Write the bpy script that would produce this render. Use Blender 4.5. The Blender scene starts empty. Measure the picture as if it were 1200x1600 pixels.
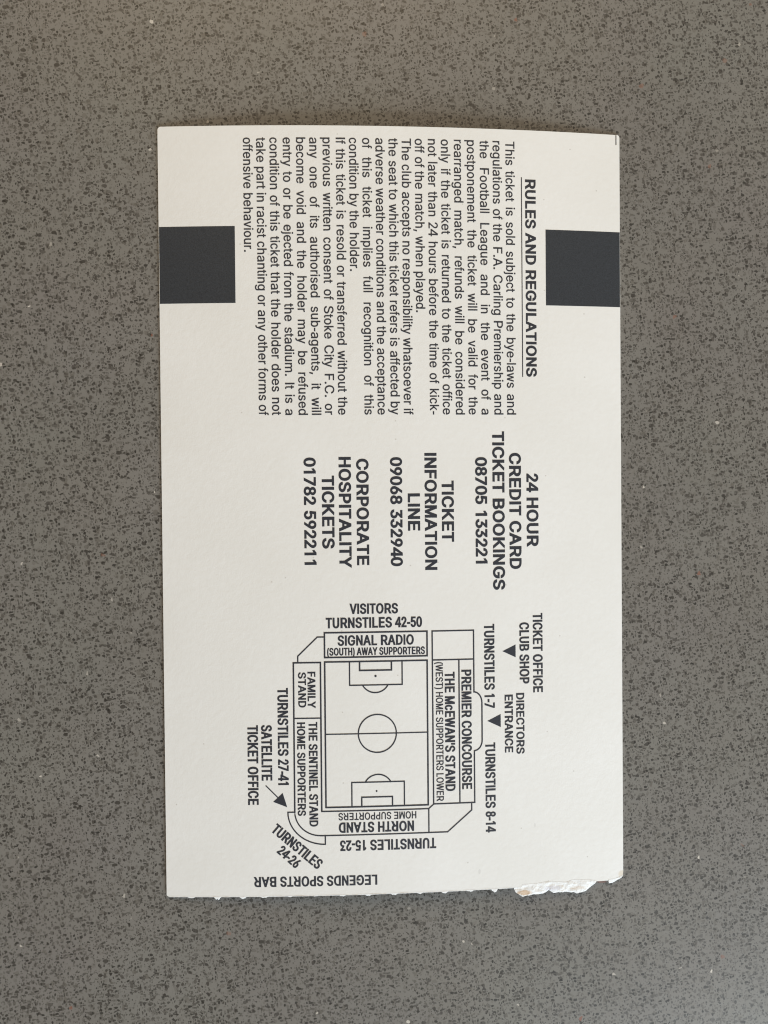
import bpy, bmesh, math, random
from mathutils import Matrix, Vector, noise
from mathutils.geometry import delaunay_2d_cdt

random.seed(7)
MM = 0.001
sc = bpy.context.scene
COL = sc.collection

# ---------------------------------------------------------------- camera
THICK = 0.30                      # card thickness, mm
CAM_ROWS = ((0.998423, 0.009206, -0.055386, -9.385526),
         (-0.008625, 0.999905, 0.010724, 1.412780),
         (0.055479, -0.010229, 0.998407, 133.352718))   # hand-held phone, 13 cm above the card, tilted 3 degrees
cam = bpy.data.cameras.new('camera')
cam_ob = bpy.data.objects.new('camera', cam)
COL.objects.link(cam_ob)
m = Matrix.Identity(4)
for i, r in enumerate(CAM_ROWS):
    for j in range(3):
        m[i][j] = r[j]
    m[i][3] = (r[3] + (THICK if i == 2 else 0.0)) * MM
cam_ob.matrix_world = m
cam.sensor_fit = 'HORIZONTAL'
cam.sensor_width = 36.0
cam.lens = 36.06
# the phone's longer side is vertical: the horizontal fit keeps the 3:4 frame
cam.clip_start = 0.01
cam.clip_end = 20.0
sc.camera = cam_ob

# ---------------------------------------------------------------- light
world = bpy.data.worlds.new('World')
sc.world = world
world.use_nodes = True
bg = world.node_tree.nodes['Background']
bg.inputs['Strength'].default_value = 1.0
# the room: dim to the left, brighter towards the window side on the right
wn, wl = world.node_tree.nodes, world.node_tree.links
wd = wn.new('ShaderNodeTexCoord')
dot = wn.new('ShaderNodeVectorMath'); dot.operation = 'DOT_PRODUCT'
dot.inputs[1].default_value = (0.83, 0.10, 0.30)
wl.new(wd.outputs['Generated'], dot.inputs[0])
wr = wn.new('ShaderNodeValToRGB')
wr.color_ramp.elements[0].position = 0.0
wr.color_ramp.elements[0].color = (0.150, 0.142, 0.136, 1)
wr.color_ramp.elements[1].position = 1.0
wr.color_ramp.elements[1].color = (0.60, 0.59, 0.575, 1)
wl.new(dot.outputs['Value'], wr.inputs['Fac'])
wl.new(wr.outputs['Color'], bg.inputs['Color'])

def area_lamp(name, loc, target, sx, sy, watts, colour):
    l = bpy.data.lights.new(name, 'AREA')
    l.shape = 'RECTANGLE'
    l.size, l.size_y = sx, sy
    l.energy = watts
    l.color = colour
    o = bpy.data.objects.new(name, l)
    COL.objects.link(o)
    o.location = loc
    o.rotation_euler = (Vector(target) - Vector(loc)).to_track_quat('-Z', 'Y').to_euler()
    return o

area_lamp('window_light', (0.54, -0.92, 0.40), (0, -0.02, 0), 0.55, 0.45, 18.7, (0.83, 0.935, 1.0))
area_lamp('room_light', (-0.05, 0.62, 0.42), (0, 0.10, 0), 0.50, 0.40, 3.0, (1.0, 0.75, 0.44))

sc.cycles.filter_width = 1.15
sc.view_settings.view_transform = 'Standard'
sc.view_settings.look = 'None'
sc.view_settings.exposure = 0.0
sc.view_settings.gamma = 1.0
sc.view_settings.use_curve_mapping = False

# ---------------------------------------------------------------- materials
class NT:
    def __init__(self, name):
        self.m = bpy.data.materials.new(name)
        self.m.use_nodes = True
        self.t = self.m.node_tree
        self.n = self.t.nodes
        self.b = self.n['Principled BSDF']
        self.co = self.n.new('ShaderNodeTexCoord').outputs['Object']
        mp = self.n.new('ShaderNodeMapping')
        mp.inputs['Scale'].default_value = (1000, 1000, 1000)      # work in millimetres
        self.link(self.co, mp.inputs['Vector'])
        self.mm = mp.outputs['Vector']
    def link(self, a, b):
        self.t.links.new(a, b)
    def val(self, sock, v):
        if hasattr(v, 'is_linked') or hasattr(v, 'links'):
            self.link(v, sock)
        else:
            sock.default_value = v
    def math(self, op, a, b=0.0, clamp=False):
        n = self.n.new('ShaderNodeMath'); n.operation = op; n.use_clamp = clamp
        self.val(n.inputs[0], a); self.val(n.inputs[1], b)
        return n.outputs[0]
    def noise(self, scale, detail=2.0, rough=0.5, vec=None, col=False):
        n = self.n.new('ShaderNodeTexNoise')
        n.inputs['Scale'].default_value = scale
        n.inputs['Detail'].default_value = detail
        n.inputs['Roughness'].default_value = rough
        self.link(vec or self.mm, n.inputs['Vector'])
        return n.outputs['Color' if col else 'Fac']
    def ramp(self, v, a, b, c=0.0, d=1.0, smooth=False):
        n = self.n.new('ShaderNodeMapRange')
        n.interpolation_type = 'SMOOTHSTEP' if smooth else 'LINEAR'
        self.val(n.inputs['Value'], v)
        for k, x in (('From Min', a), ('From Max', b), ('To Min', c), ('To Max', d)):
            self.val(n.inputs[k], x)
        return n.outputs['Result']
    def mix(self, f, a, b, blend='MIX'):
        n = self.n.new('ShaderNodeMix'); n.data_type = 'RGBA'; n.blend_type = blend
        self.val(n.inputs['Factor'], f)
        for s, v in ((n.inputs[6], a), (n.inputs[7], b)):
            if isinstance(v, tuple): s.default_value = (*v, 1)
            else: self.link(v, s)
        return n.outputs[2]
    def voro(self, scale, feature, vec):
        n = self.n.new('ShaderNodeTexVoronoi'); n.feature = feature
        n.voronoi_dimensions = '2D'
        n.inputs['Scale'].default_value = scale
        n.inputs['Randomness'].default_value = 0.78
        self.link(vec, n.inputs['Vector'])
        return n
    def patch(k, c, cx, cy, rx, ry, col, amt):
        d = k.n.new('ShaderNodeVectorMath'); d.operation = 'MULTIPLY_ADD'
        k.link(k.mm, d.inputs[0])
        d.inputs[1].default_value = (1 / rx, 1 / ry, 0); d.inputs[2].default_value = (-cx / rx, -cy / ry, 0)
        l = k.n.new('ShaderNodeVectorMath'); l.operation = 'LENGTH'
        k.link(d.outputs[0], l.inputs[0])
        wob = k.math('ADD', l.outputs['Value'], k.math('MULTIPLY', k.math('SUBTRACT', k.noise(2.5, 3.0, 0.6), 0.5), 0.9))
        return k.mix(k.ramp(wob, 0.6, 1.1, amt, 0.0, True), c, col)
    def bump(self, h, dist, strength=1.0):
        n = self.n.new('ShaderNodeBump')
        n.inputs['Distance'].default_value = dist
        n.inputs['Strength'].default_value = strength
        self.link(h, n.inputs['Height'])
        self.link(n.outputs['Normal'], self.b.inputs['Normal'])

def quartz():
    k = NT('speckled_quartz')
    # jagged outline for the grains
    warp = k.n.new('ShaderNodeVectorMath'); warp.operation = 'MULTIPLY_ADD'
    k.link(k.noise(1.7, 2.0, 0.6, col=True), warp.inputs[0])
    warp.inputs[1].default_value = (0.13, 0.13, 0.0)
    k.link(k.mm, warp.inputs[2])
    vec = warp.outputs[0]
    big = k.noise(0.055, 3.0, 0.55)
    tint = k.noise(0.045, 2.0, 0.5, col=True)
    base = k.mix(k.ramp(big, 0.3, 0.7), (0.184, 0.174, 0.158), (0.202, 0.192, 0.176))
    base = k.mix(0.03, base, tint, 'OVERLAY')
    fine = k.noise(3.2, 3.0, 0.65)
    base = k.mix(k.ramp(fine, 0.35, 0.75, 0.0, 0.35), base, (0.140, 0.128, 0.112))
    def grains(base, scale, keep, t0, t1, dark, light, off, strength, squash=1.0):
        mp = k.n.new('ShaderNodeMapping')
        mp.inputs['Location'].default_value = (off, off * 1.7, 0)
        mp.inputs['Rotation'].default_value = (0, 0, off)
        mp.inputs['Scale'].default_value = (squash, 1.0, 1.0)
        k.link(vec, mp.inputs['Vector'])
        a = k.voro(scale, 'F1', mp.outputs['Vector'])
        e = k.voro(scale, 'DISTANCE_TO_EDGE', mp.outputs['Vector'])
        sep = k.n.new('ShaderNodeSeparateColor')
        k.link(a.outputs['Color'], sep.inputs[0])
        on = k.math('LESS_THAN', sep.outputs[0], keep)
        edge = k.math('MULTIPLY', k.math('POWER', sep.outputs[1], 1.4), t1 - t0)
        edge = k.math('ADD', edge, t0)
        m = k.ramp(e.outputs['Distance'], edge, k.math('ADD', edge, 0.03), 0.0, 1.0, True)
        m = k.math('MULTIPLY', m, on)
        m = k.math('MULTIPLY', m, k.ramp(a.outputs['Distance'], 0.36, 0.47, 1.0, 0.0, True))
        s = k.ramp(k.math('POWER', sep.outputs[2], 1.3), 0.0, 1.0, strength[0], strength[1])
        m = k.math('MULTIPLY', m, s)
        return k.mix(m, base, k.mix(sep.outputs[2], light, dark))
    base = grains(base, 0.78, 0.24, 0.10, 0.30, (0.112, 0.101, 0.086), (0.150, 0.138, 0.120), 3.1, (0.25, 0.75), 1.3)
    base = grains(base, 1.05, 0.27, 0.10, 0.32, (0.050, 0.043, 0.036), (0.105, 0.094, 0.080), 7.7, (0.32, 0.92), 1.35)
    base = grains(base, 1.22, 0.27, 0.10, 0.34, (0.040, 0.035, 0.029), (0.098, 0.088, 0.075), 4.9, (0.32, 0.92), 0.70)
    base = grains(base, 1.55, 0.42, 0.09, 0.33, (0.022, 0.019, 0.015), (0.082, 0.073, 0.062), 1.3, (0.40, 0.92), 1.40)
    base = grains(base, 1.85, 0.40, 0.09, 0.33, (0.022, 0.019, 0.015), (0.082, 0.073, 0.062), 12.4, (0.40, 0.92), 0.66)
    base = grains(base, 2.6, 0.30, 0.08, 0.28, (0.022, 0.018, 0.015), (0.075, 0.066, 0.056), 9.4, (0.40, 0.92), 1.35)
    base = grains(base, 1.10, 0.003, 0.20, 0.34, (0.62, 0.58, 0.52), (0.40, 0.37, 0.33), 15.2, (0.5, 1.0))
    base = grains(base, 0.90, 0.0012, 0.12, 0.28, (0.22, 0.085, 0.055), (0.24, 0.12, 0.08), 21.9, (0.4, 0.8))
    base = k.patch(base, 36.25, -66.05, 1.0, .28, (0.23, 0.125, 0.095), 0.8)     # small reddish patch in the quartz colour beside the torn corner
    k.link(base, k.b.inputs['Base Color'])
    k.link(k.ramp(k.noise(1.2, 3.0, 0.6), 0.3, 0.7, 0.34, 0.44), k.b.inputs['Roughness'])
    k.b.inputs['Specular IOR Level'].default_value = 0.38
    k.bump(k.noise(0.9, 3.0, 0.6), 0.00002, 0.25)
    return k.m

def paper():
    k = NT('uncoated_card')
    a = k.noise(0.06, 3.0, 0.5)
    c = k.mix(k.ramp(a, 0.3, 0.7), (0.772, 0.768, 0.752), (0.808, 0.808, 0.802))
    f = k.noise(1.1, 4.0, 0.65)
    c = k.mix(k.ramp(f, 0.35, 0.75, 0.0, 0.30), c, (0.722, 0.714, 0.694))
    # a few darker fibres in the pulp
    v = k.voro(0.42, 'F1', k.mm)
    sep = k.n.new('ShaderNodeSeparateColor'); k.link(v.outputs['Color'], sep.inputs[0])
    spot = k.math('MULTIPLY', k.math('LESS_THAN', v.outputs['Distance'], 0.055), k.math('LESS_THAN', sep.outputs[0], 0.03))
    c = k.mix(k.math('MULTIPLY', spot, 0.45), c, (0.42, 0.39, 0.35))
    c = k.patch(c, 39.9, -64.6, .9, .7, (0.66, 0.56, 0.42), 0.55)       # grubby corner by the tear
    c = k.patch(c, 14.0, -62.6, .25, .5, (0.52, 0.51, 0.50), 0.35)      # pencil-grey smudge
    c = k.patch(c, 23.9, -55.0, .16, .45, (0.50, 0.49, 0.48), 0.4)
    k.link(c, k.b.inputs['Base Color'])
    k.b.inputs['Roughness'].default_value = 0.62
    k.b.inputs['Specular IOR Level'].default_value = 0.35
    h = k.math('ADD', k.noise(0.9, 5.0, 0.62), k.math('MULTIPLY', k.noise(4.0, 3.0, 0.6), 0.35))
    k.bump(h, 0.00007, 0.5)
    return k.m

def torn():
    k = NT('torn_paper_fibre')
    c = k.mix(k.ramp(k.noise(1.6, 4.0, 0.6), 0.35, 0.7), (0.77, 0.77, 0.775), (0.82, 0.815, 0.80))
    stain = k.ramp(k.noise(0.45, 2.0, 0.5), 0.60, 0.72, 0.0, 0.3, True)
    c = k.mix(stain, c, (0.70, 0.60, 0.52))
    c = k.patch(c, 21.9, -66.8, 1.5, .55, (0.56, 0.41, 0.28), 0.9)          # inner board showing
    c = k.patch(c, 27.0, -66.3, 1.8, .5, (0.62, 0.61, 0.68), 0.55)
    c = k.patch(c, 31.5, -66.5, 1.5, .35, (0.66, 0.56, 0.47), 0.5)
    k.link(c, k.b.inputs['Base Color'])
    k.b.inputs['Roughness'].default_value = 0.85
    k.b.inputs['Specular IOR Level'].default_value = 0.2
    k.bump(k.noise(1.9, 5.0, 0.65), 0.00014, 0.4)
    return k.m

def ink(name, col, mottle):
    k = NT(name)
    n = k.noise(5.0, 3.0, 0.65)
    lo = tuple(x * (1 + mottle) for x in col)
    k.link(k.mix(k.ramp(n, 0.3, 0.7), col, lo), k.b.inputs['Base Color'])
    k.b.inputs['Roughness'].default_value = 0.5
    k.b.inputs['Specular IOR Level'].default_value = 0.35
    k.bump(k.noise(1.6, 4.0, 0.6), 0.00006, 0.5)
    return k.m

M_QUARTZ = quartz()
M_PAPER = paper()
M_TORN = torn()
M_INK = ink('printed_ink', (0.027, 0.029, 0.038), 0.3)
M_BLOCK = ink('printed_block_ink', (0.021, 0.024, 0.029), 1.0)

# ---------------------------------------------------------------- helpers
W, H, ARCH = 80.0, 2 * 65.81, 1.718

def sheet_z(x):
    """the old card is bowed: height of its face above the counter, in mm"""
    s = 2 * x / W
    return ARCH * (1 - s * s) + THICK

def link_mesh(name, verts, faces, mat, parent=None, smooth=False):
    me = bpy.data.meshes.new(name)
    me.from_pydata([(x * MM, y * MM, z * MM) for x, y, z in verts], [], faces)
    me.update()
    if smooth:
        for p in me.polygons:
            p.use_smooth = True
    me.materials.append(mat)
    o = bpy.data.objects.new(name, me)
    COL.objects.link(o)
    o.parent = parent
    return o

def wind(pt, contours):
    w = 0
    x, y = pt
    for c in contours:
        n = len(c)
        for i in range(n):
            x0, y0 = c[i]; x1, y1 = c[(i + 1) % n]
            if y0 <= y:
                if y1 > y and (x1 - x0) * (y - y0) - (x - x0) * (y1 - y0) > 0: w += 1
            elif y1 <= y and (x1 - x0) * (y - y0) - (x - x0) * (y1 - y0) < 0: w -= 1
    return w

def fill(contours):
    """triangulate the union of overlapping contours (non-zero winding)"""
    vs, es = [], []
    for c in contours:
        b = len(vs); n = len(c)
        vs += [Vector(p) for p in c]
        es += [(b + i, b + (i + 1) % n) for i in range(n)]
    r = delaunay_2d_cdt(vs, es, [], 0, 1e-7)
    ov, of = r[0], r[2]
    out = []
    for f in of:
        a, b, c = (ov[i] for i in f)
        if abs((b - a).cross(c - a)) < 1e-9: continue
        if wind(((a.x + b.x + c.x) / 3, (a.y + b.y + c.y) / 3), contours) != 0:
            out.append(tuple(f) if (b - a).cross(c - a) > 0 else tuple(reversed(f)))
    return [(v.x, v.y) for v in ov], out

class Print:
    """flat ink shapes laid on the bowed card"""
    level = 0
    def __init__(self):
        self.v, self.f, self.strokes = [], [], []
    def add(self, vs, fs):
        b = len(self.v)
        self.v += vs
        self.f += [tuple(i + b for i in f) for f in fs]
    def stroke(self, pts, w, closed=False):
        dense = []
        n = len(pts)
        for i in range(n if closed else n - 1):
            a, b = Vector(pts[i]), Vector(pts[(i + 1) % n])
            k = max(1, int((b - a).length / 1.2))
            dense += [tuple(a.lerp(b, j / k)) for j in range(k)]
        if not closed: dense.append(tuple(pts[-1]))
        n = len(dense)
        L, R = [], []
        for i in range(n):
            p = Vector(dense[i])
            q0 = Vector(dense[(i - 1) % n]) if (closed or i > 0) else None
            q1 = Vector(dense[(i + 1) % n]) if (closed or i < n - 1) else None
            d0 = (p - q0).normalized() if q0 is not None else (q1 - p).normalized()
            d1 = (q1 - p).normalized() if q1 is not None else d0
            n0, n1 = Vector((-d0.y, d0.x)), Vector((-d1.y, d1.x))
            mi = n0 + n1
            mi = mi / max(0.35, mi.dot(n0)) if mi.length > 1e-6 else n0
            ext = Vector((0, 0))
            if not closed and i == 0: ext = -d1 * w / 2
            if not closed and i == n - 1: ext = d0 * w / 2
            L.append(tuple(p + ext + mi * w / 2)); R.append(tuple(p + ext - mi * w / 2))
        if closed:
            self.strokes.append(R); self.strokes.append(list(reversed(L)))
        else:
            self.strokes.append(R + list(reversed(L)))
    def disc(self, x, y, r):
        self.strokes.append([(x + r * math.cos(a * math.pi / 8), y + r * math.sin(a * math.pi / 8)) for a in range(16)])
    def poly(self, pts):
        a = sum(pts[i][0] * pts[(i + 1) % len(pts)][1] - pts[(i + 1) % len(pts)][0] * pts[i][1] for i in range(len(pts)))
        self.strokes.append(list(pts) if a > 0 else list(reversed(pts)))
    def make(self, name, parent, mat=None):
        if self.strokes:
            self.add(*fill(self.strokes))
        Print.level += 1
        lift = 0.014 + 0.0012 * (Print.level % 8)
        return link_mesh(name, [(x, y, sheet_z(x) + lift) for x, y in self.v], self.f, mat or M_INK, parent)

# lettering: outline data (em units, capital height 509), set to grotesque widths
GLYPHS = {
    "'": (206, '78,318 70,509 136,509 128,318'),
    '(': (236, '150,-110 105,-50 72,20 54,100 48,200 54,300 72,380 105,450 150,510 198,510 160,440 132,370 116,295 111,200 116,105 132,30 160,-40 198,-110'),
    ')': (236, '38,-110 76,-40 104,30 120,105 125,200 120,295 104,370 76,440 38,510 86,510 131,450 164,380 182,300 188,200 182,100 164,20 131,-50 86,-110'),
    ',': (188, '38,-119 68,71 137,71 84,-119'),
    '-': (236, '32,163 32,226 204,226 204,163'),
    '.': (188, '95,-4 84,-3 72,2 63,9 56,18 51,29 50,41 51,53 56,64 63,73 72,80 84,85 95,87 107,85 118,80 128,73 135,64 139,53 141,41 139,29 135,18 128,9 118,2 107,-3'),
    '0': (453, '227,-7 192,-3 158,8 130,24 106,48 85,79 69,113 58,154 50,203 48,254 50,305 58,354 69,395 85,430 107,461 130,484 159,501 192,512 227,516 261,512 295,501 323,484 347,461 368,430 384,395 395,354 403,305 405,254 403,203 395,154 384,113 368,79 347,48 323,24 295,8 262,-3|227,50 250,53 272,61 290,74 306,92 320,117 330,144 337,176 342,214 344,254 342,294 337,333 330,365 320,392 306,417 290,435 272,448 250,456 227,460 204,456 181,448 163,435 148,417 134,392 123,365 116,333 111,294 109,254 111,214 116,176 123,144 134,117 148,92 163,74 181,61 204,53'),
    '1': (453, '276,509 276,0 212,0 212,448 209,448 86,358 86,427 198,509'),
    '2': (453, '64,0 64,47 234,229 282,282 293,297 303,313 311,327 316,341 319,356 320,371 319,388 314,405 308,419 298,430 286,441 273,449 258,455 241,458 224,460 205,458 187,454 172,447 159,438 148,426 139,413 133,398 128,380 127,362 66,362 68,390 75,418 86,442 102,463 121,482 143,496 168,506 196,513 225,516 253,513 282,507 306,497 327,483 346,465 361,445 372,423 379,398 381,372 380,354 376,335 371,318 363,300 350,279 336,259 267,180 153,60 153,57 389,57 389,0'),
    '3': (453, '218,-7 189,-5 159,1 133,10 109,22 88,39 70,57 57,79 48,105 44,132 109,132 112,116 118,100 126,87 137,76 151,66 165,59 182,54 200,51 219,50 238,51 258,55 275,61 290,69 304,80 315,93 322,108 327,126 329,145 327,162 323,180 316,196 306,210 291,223 275,234 254,241 229,246 201,248 157,248 157,299 288,448 288,452 70,452 70,509 372,509 372,461 211,278 211,289 246,290 280,285 308,276 332,262 354,243 371,222 383,199 390,172 393,145 390,117 382,90 370,66 354,46 332,27 309,12 281,2 250,-4'),
    '4': (395, '25,118 25,170 240,509 312,509 312,172 372,172 372,118 312,118 312,0 250,0 250,118|250,172 250,408 98,172'),
    '5': (453, '221,-7 193,-5 165,2 140,11 118,24 99,41 83,60 71,81 63,106 60,130 122,130 125,116 130,101 138,89 148,78 160,68 173,60 188,55 205,51 221,50 240,52 260,57 276,64 291,75 304,89 314,104 321,122 326,142 328,162 326,183 321,203 314,221 303,237 289,251 275,262 258,270 238,275 218,277 201,276 184,273 167,268 153,262 139,254 128,246 67,253 96,509 366,509 366,452 151,452 134,301 136,301 148,310 163,318 178,325 194,329 212,332 229,334 251,332 274,328 294,321 312,311 330,299 345,285 358,269 370,250 379,231 385,210 389,187 391,163 388,133 380,102 369,76 353,53 332,32 309,15 282,4 252,-4'),
    '6': (453, '226,-7 197,-4 167,3 142,15 120,31 100,52 84,74 73,101 66,131 64,162 66,186 71,213 80,239 93,268 113,303 137,340 252,509 322,509 151,261 145,261 165,288 174,295 185,302 196,307 208,311 221,313 235,314 264,312 292,305 316,295 336,280 355,261 370,240 380,215 386,186 389,157 386,127 379,98 368,73 352,50 332,30 310,14 285,3 256,-4|226,48 245,50 263,55 279,63 292,73 305,87 314,101 321,118 326,138 327,157 326,177 321,197 314,213 305,228 292,241 279,251 263,259 245,264 226,265 208,264 190,259 174,252 160,241 148,228 138,214 131,197 127,178 125,158 127,138 131,119 138,102 148,87 160,73 174,63 190,55 208,50'),
    '7': (453, '97,0 323,448 323,452 62,452 62,509 391,509 391,449 165,0'),
    '8': (453, '226,-7 194,-5 163,2 136,11 112,25 91,43 74,62 62,84 55,109 52,135 54,156 58,177 65,195 75,212 87,228 101,241 117,251 135,260 153,265 153,267 130,276 109,290 93,308 81,330 73,355 70,380 73,405 80,429 90,450 105,468 125,485 146,498 170,507 198,513 226,516 254,513 282,507 306,498 327,485 346,468 361,450 372,429 379,405 382,380 379,355 371,330 359,308 343,290 322,276 300,267 300,265 318,260 336,251 351,241 365,228 377,212 387,195 394,177 399,156 401,135 398,109 390,84 378,62 362,43 340,25 317,11 290,2 258,-5|226,49 247,51 268,54 285,60 299,69 313,80 323,91 330,105 335,122 337,139 335,156 330,174 322,189 312,202 298,213 283,223 266,229 246,234 226,235 206,234 186,229 169,223 154,213 140,202 130,189 122,174 117,156 115,139 117,122 122,105 129,91 139,80 152,69 167,60 185,54 205,51|226,290 243,291 260,295 274,300 287,308 298,319 307,330 313,344 318,360 319,376 318,391 314,407 308,420 299,431 288,442 275,449 260,455 244,459 226,460 209,459 192,455 177,449 165,442 153,431 145,420 138,407 134,391 133,376 134,360 138,344 145,330 153,319 165,308 178,300 192,295 209,291'),
    '9': (453, '226,516 256,513 285,505 310,494 332,478 352,457 368,434 379,408 386,378 389,347 387,323 381,296 373,270 359,241 339,205 315,168 200,0 130,0 301,248 307,248 287,221 278,214 268,207 257,202 245,198 231,196 218,195 189,197 161,204 137,214 116,229 98,248 83,269 73,293 66,322 64,352 66,381 74,411 85,436 100,458 121,479 143,494 168,505 197,513|226,460 208,458 190,454 174,446 160,436 148,422 138,407 131,390 127,371 125,352 127,332 131,312 138,295 148,281 160,268 174,257 190,250 208,245 226,243 245,245 263,250 279,257 292,267 305,281 314,295 321,312 326,331 327,350 326,370 321,390 314,407 305,422 292,435 279,446 263,454 245,458'),
    'A': (479, '16,0 201,509 276,509 463,0 395,0 287,302 264,372 232,478 245,478 213,371 191,302 85,0|110,142 110,199 370,199 370,142'),
    'B': (456, '60,0 60,509 241,509 273,506 304,500 329,491 349,477 367,460 381,442 390,421 396,397 398,374 397,354 393,335 387,320 378,307 368,295 356,286 343,278 329,272 315,267 315,262 331,259 348,254 363,245 378,234 391,219 402,203 411,184 416,160 418,136 416,112 409,88 400,67 386,48 367,31 344,18 317,8 283,2 247,0|125,57 245,57 279,60 309,68 330,80 343,96 352,116 355,137 354,153 349,169 342,184 333,197 320,209 306,218 289,225 269,229 248,231 125,231|125,285 238,285 255,287 273,291 288,296 301,304 314,315 323,326 330,340 334,356 336,372 333,393 325,413 313,429 294,441 269,449 240,452 125,452'),
    'C': (510, '267,-7 226,-3 185,8 150,25 120,49 92,80 70,115 54,156 44,204 40,254 44,304 54,352 70,393 92,428 120,459 150,484 185,500 226,512 267,516 292,514 317,510 340,504 362,496 383,484 402,471 419,456 435,437 448,418 458,397 467,373 473,348 408,348 404,365 397,381 389,395 380,407 369,419 357,428 344,436 330,444 315,449 300,453 283,455 267,456 238,453 209,445 184,432 161,414 141,390 125,364 114,332 106,294 103,254 106,214 114,176 125,145 141,118 162,94 184,76 209,64 238,56 267,53 283,54 300,56 315,60 330,65 344,73 357,81 369,90 380,102 389,114 397,128 404,144 408,160 473,160 467,136 459,112 448,91 435,72 419,53 402,38 384,25 362,13 341,5 318,-1 292,-5'),
    'D': (502, '219,0 96,0 96,57 215,57 253,60 288,68 318,81 342,99 363,123 379,149 390,180 397,217 399,255 397,293 390,330 379,361 364,387 343,410 320,428 291,441 257,449 221,452 93,452 93,509 225,509 271,505 315,494 353,478 384,455 412,425 433,391 448,351 458,304 462,255 458,206 448,159 433,119 412,85 383,54 351,31 312,15 266,4|125,509 125,0 60,0 60,509'),
    'E': (418, '60,0 60,509 372,509 372,452 125,452 125,286 355,286 355,229 125,229 125,57 375,57 375,0'),
    'F': (410, '60,0 60,509 369,509 369,452 125,452 125,278 346,278 346,221 125,221 125,0'),
    'G': (520, '269,-7 226,-3 185,8 149,25 119,49 91,81 69,116 54,156 44,205 40,254 44,304 54,352 69,393 91,428 118,459 149,484 184,500 224,512 265,516 291,514 317,510 340,504 362,494 384,483 403,469 420,454 436,435 449,416 460,396 468,372 474,349 408,349 402,364 395,380 387,393 378,405 367,417 356,427 344,435 330,443 315,448 300,452 283,455 265,456 237,453 208,445 183,432 161,414 141,391 125,364 114,332 106,294 103,254 106,214 114,176 125,145 141,118 162,94 184,76 210,64 239,56 269,53 295,55 322,62 345,71 364,85 382,103 396,123 406,147 412,174 415,202 434,199 283,199 283,256 478,256 478,200 475,161 465,123 451,91 431,63 405,38 377,19 344,5 307,-4'),
    'H': (517, '60,0 60,509 125,509 125,289 392,289 392,509 457,509 457,0 392,0 392,232 125,232 125,0'),
    'I': (185, '60,0 60,509 125,509 125,0'),
    'K': (467, '104,145 104,216 139,261 174,303 212,344 364,509 448,509 231,276 228,276|60,0 60,509 125,509 125,334 124,225 125,193 125,0|372,0 188,259 228,309 449,0'),
    'L': (393, '60,0 60,509 125,509 125,57 361,57 361,0'),
    'M': (628, '60,0 60,509 152,509 277,187 287,159 299,123 311,84 322,49 307,49 318,83 330,121 342,158 352,187 476,509 568,509 568,0 504,0 504,291 504,327 505,369 506,413 507,457 513,457 498,409 482,363 467,322 456,291 342,0 286,0 170,291 159,321 145,361 129,408 112,457 119,457 120,416 121,372 122,328 122,291 122,0'),
    'N': (523, '60,0 60,509 136,509 343,183 363,151 388,107 414,55 405,54 401,108 399,157 399,195 399,509 463,509 463,0 387,0 202,290 177,331 148,381 108,452 119,454 122,384 124,328 125,291 125,0'),
    'O': (533, '267,-7 226,-3 185,8 150,25 120,49 92,80 70,115 54,156 44,204 40,254 44,304 54,352 70,393 92,428 120,459 150,484 185,500 226,512 267,516 308,512 348,500 384,484 414,459 442,428 464,393 479,352 489,304 493,254 489,204 479,156 464,115 442,80 414,49 384,25 348,8 308,-3|267,53 296,56 324,64 349,76 372,94 392,117 408,144 420,176 427,214 430,254 427,294 420,333 408,365 392,391 372,415 349,433 324,445 296,453 267,456 238,453 209,445 184,433 162,415 141,391 125,364 114,332 106,294 103,254 106,214 114,176 125,144 141,118 162,94 184,76 209,64 238,56'),
    'P': (444, '60,0 60,509 235,509 271,506 305,499 332,487 355,472 375,451 390,430 400,405 406,376 409,348 406,319 400,290 390,265 375,243 355,223 332,207 305,196 271,188 235,186 109,186 109,242 233,242 257,244 279,249 297,256 311,266 324,279 333,294 339,310 343,329 344,348 343,367 339,385 333,402 324,416 311,428 297,439 279,446 256,450 232,452 125,452 125,0'),
    'R': (449, '60,0 60,509 236,509 272,506 305,499 333,489 356,474 376,454 390,433 400,409 407,381 409,352 407,324 400,295 390,271 376,251 356,232 333,217 305,207 271,200 236,198 96,198 96,255 234,255 257,257 280,261 298,267 312,276 325,287 334,300 340,316 344,334 345,352 344,371 340,389 334,405 325,418 312,430 298,440 279,446 257,450 233,452 125,452 125,0|353,0 230,229 303,229 428,0'),
    'S': (446, '224,-9 189,-7 156,0 128,9 103,23 81,41 64,60 51,83 43,109 38,137 104,137 108,119 114,102 123,88 135,76 150,66 166,59 184,54 204,50 224,49 245,51 267,54 286,60 302,69 318,80 329,92 338,106 343,123 346,139 344,154 339,168 332,179 322,188 309,197 296,205 245,222 184,239 146,253 112,270 86,289 68,313 56,342 52,372 55,399 63,425 75,448 92,467 114,484 138,498 165,507 196,513 227,516 258,513 289,507 316,498 339,484 360,467 377,449 389,427 397,403 401,378 337,378 331,401 319,421 302,437 280,448 253,456 225,459 205,457 185,453 167,448 152,440 139,429 129,418 122,405 117,390 115,376 117,360 123,345 131,334 142,324 155,315 169,308 212,293 264,279 312,264 328,256 344,247 359,238 372,226 384,212 395,198 402,180 407,160 408,139 406,112 398,86 386,64 370,43 348,25 323,11 294,0 260,-6'),
    'T': (448, '32,452 32,509 417,509 417,452 257,452 257,0 193,0 193,452'),
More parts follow.
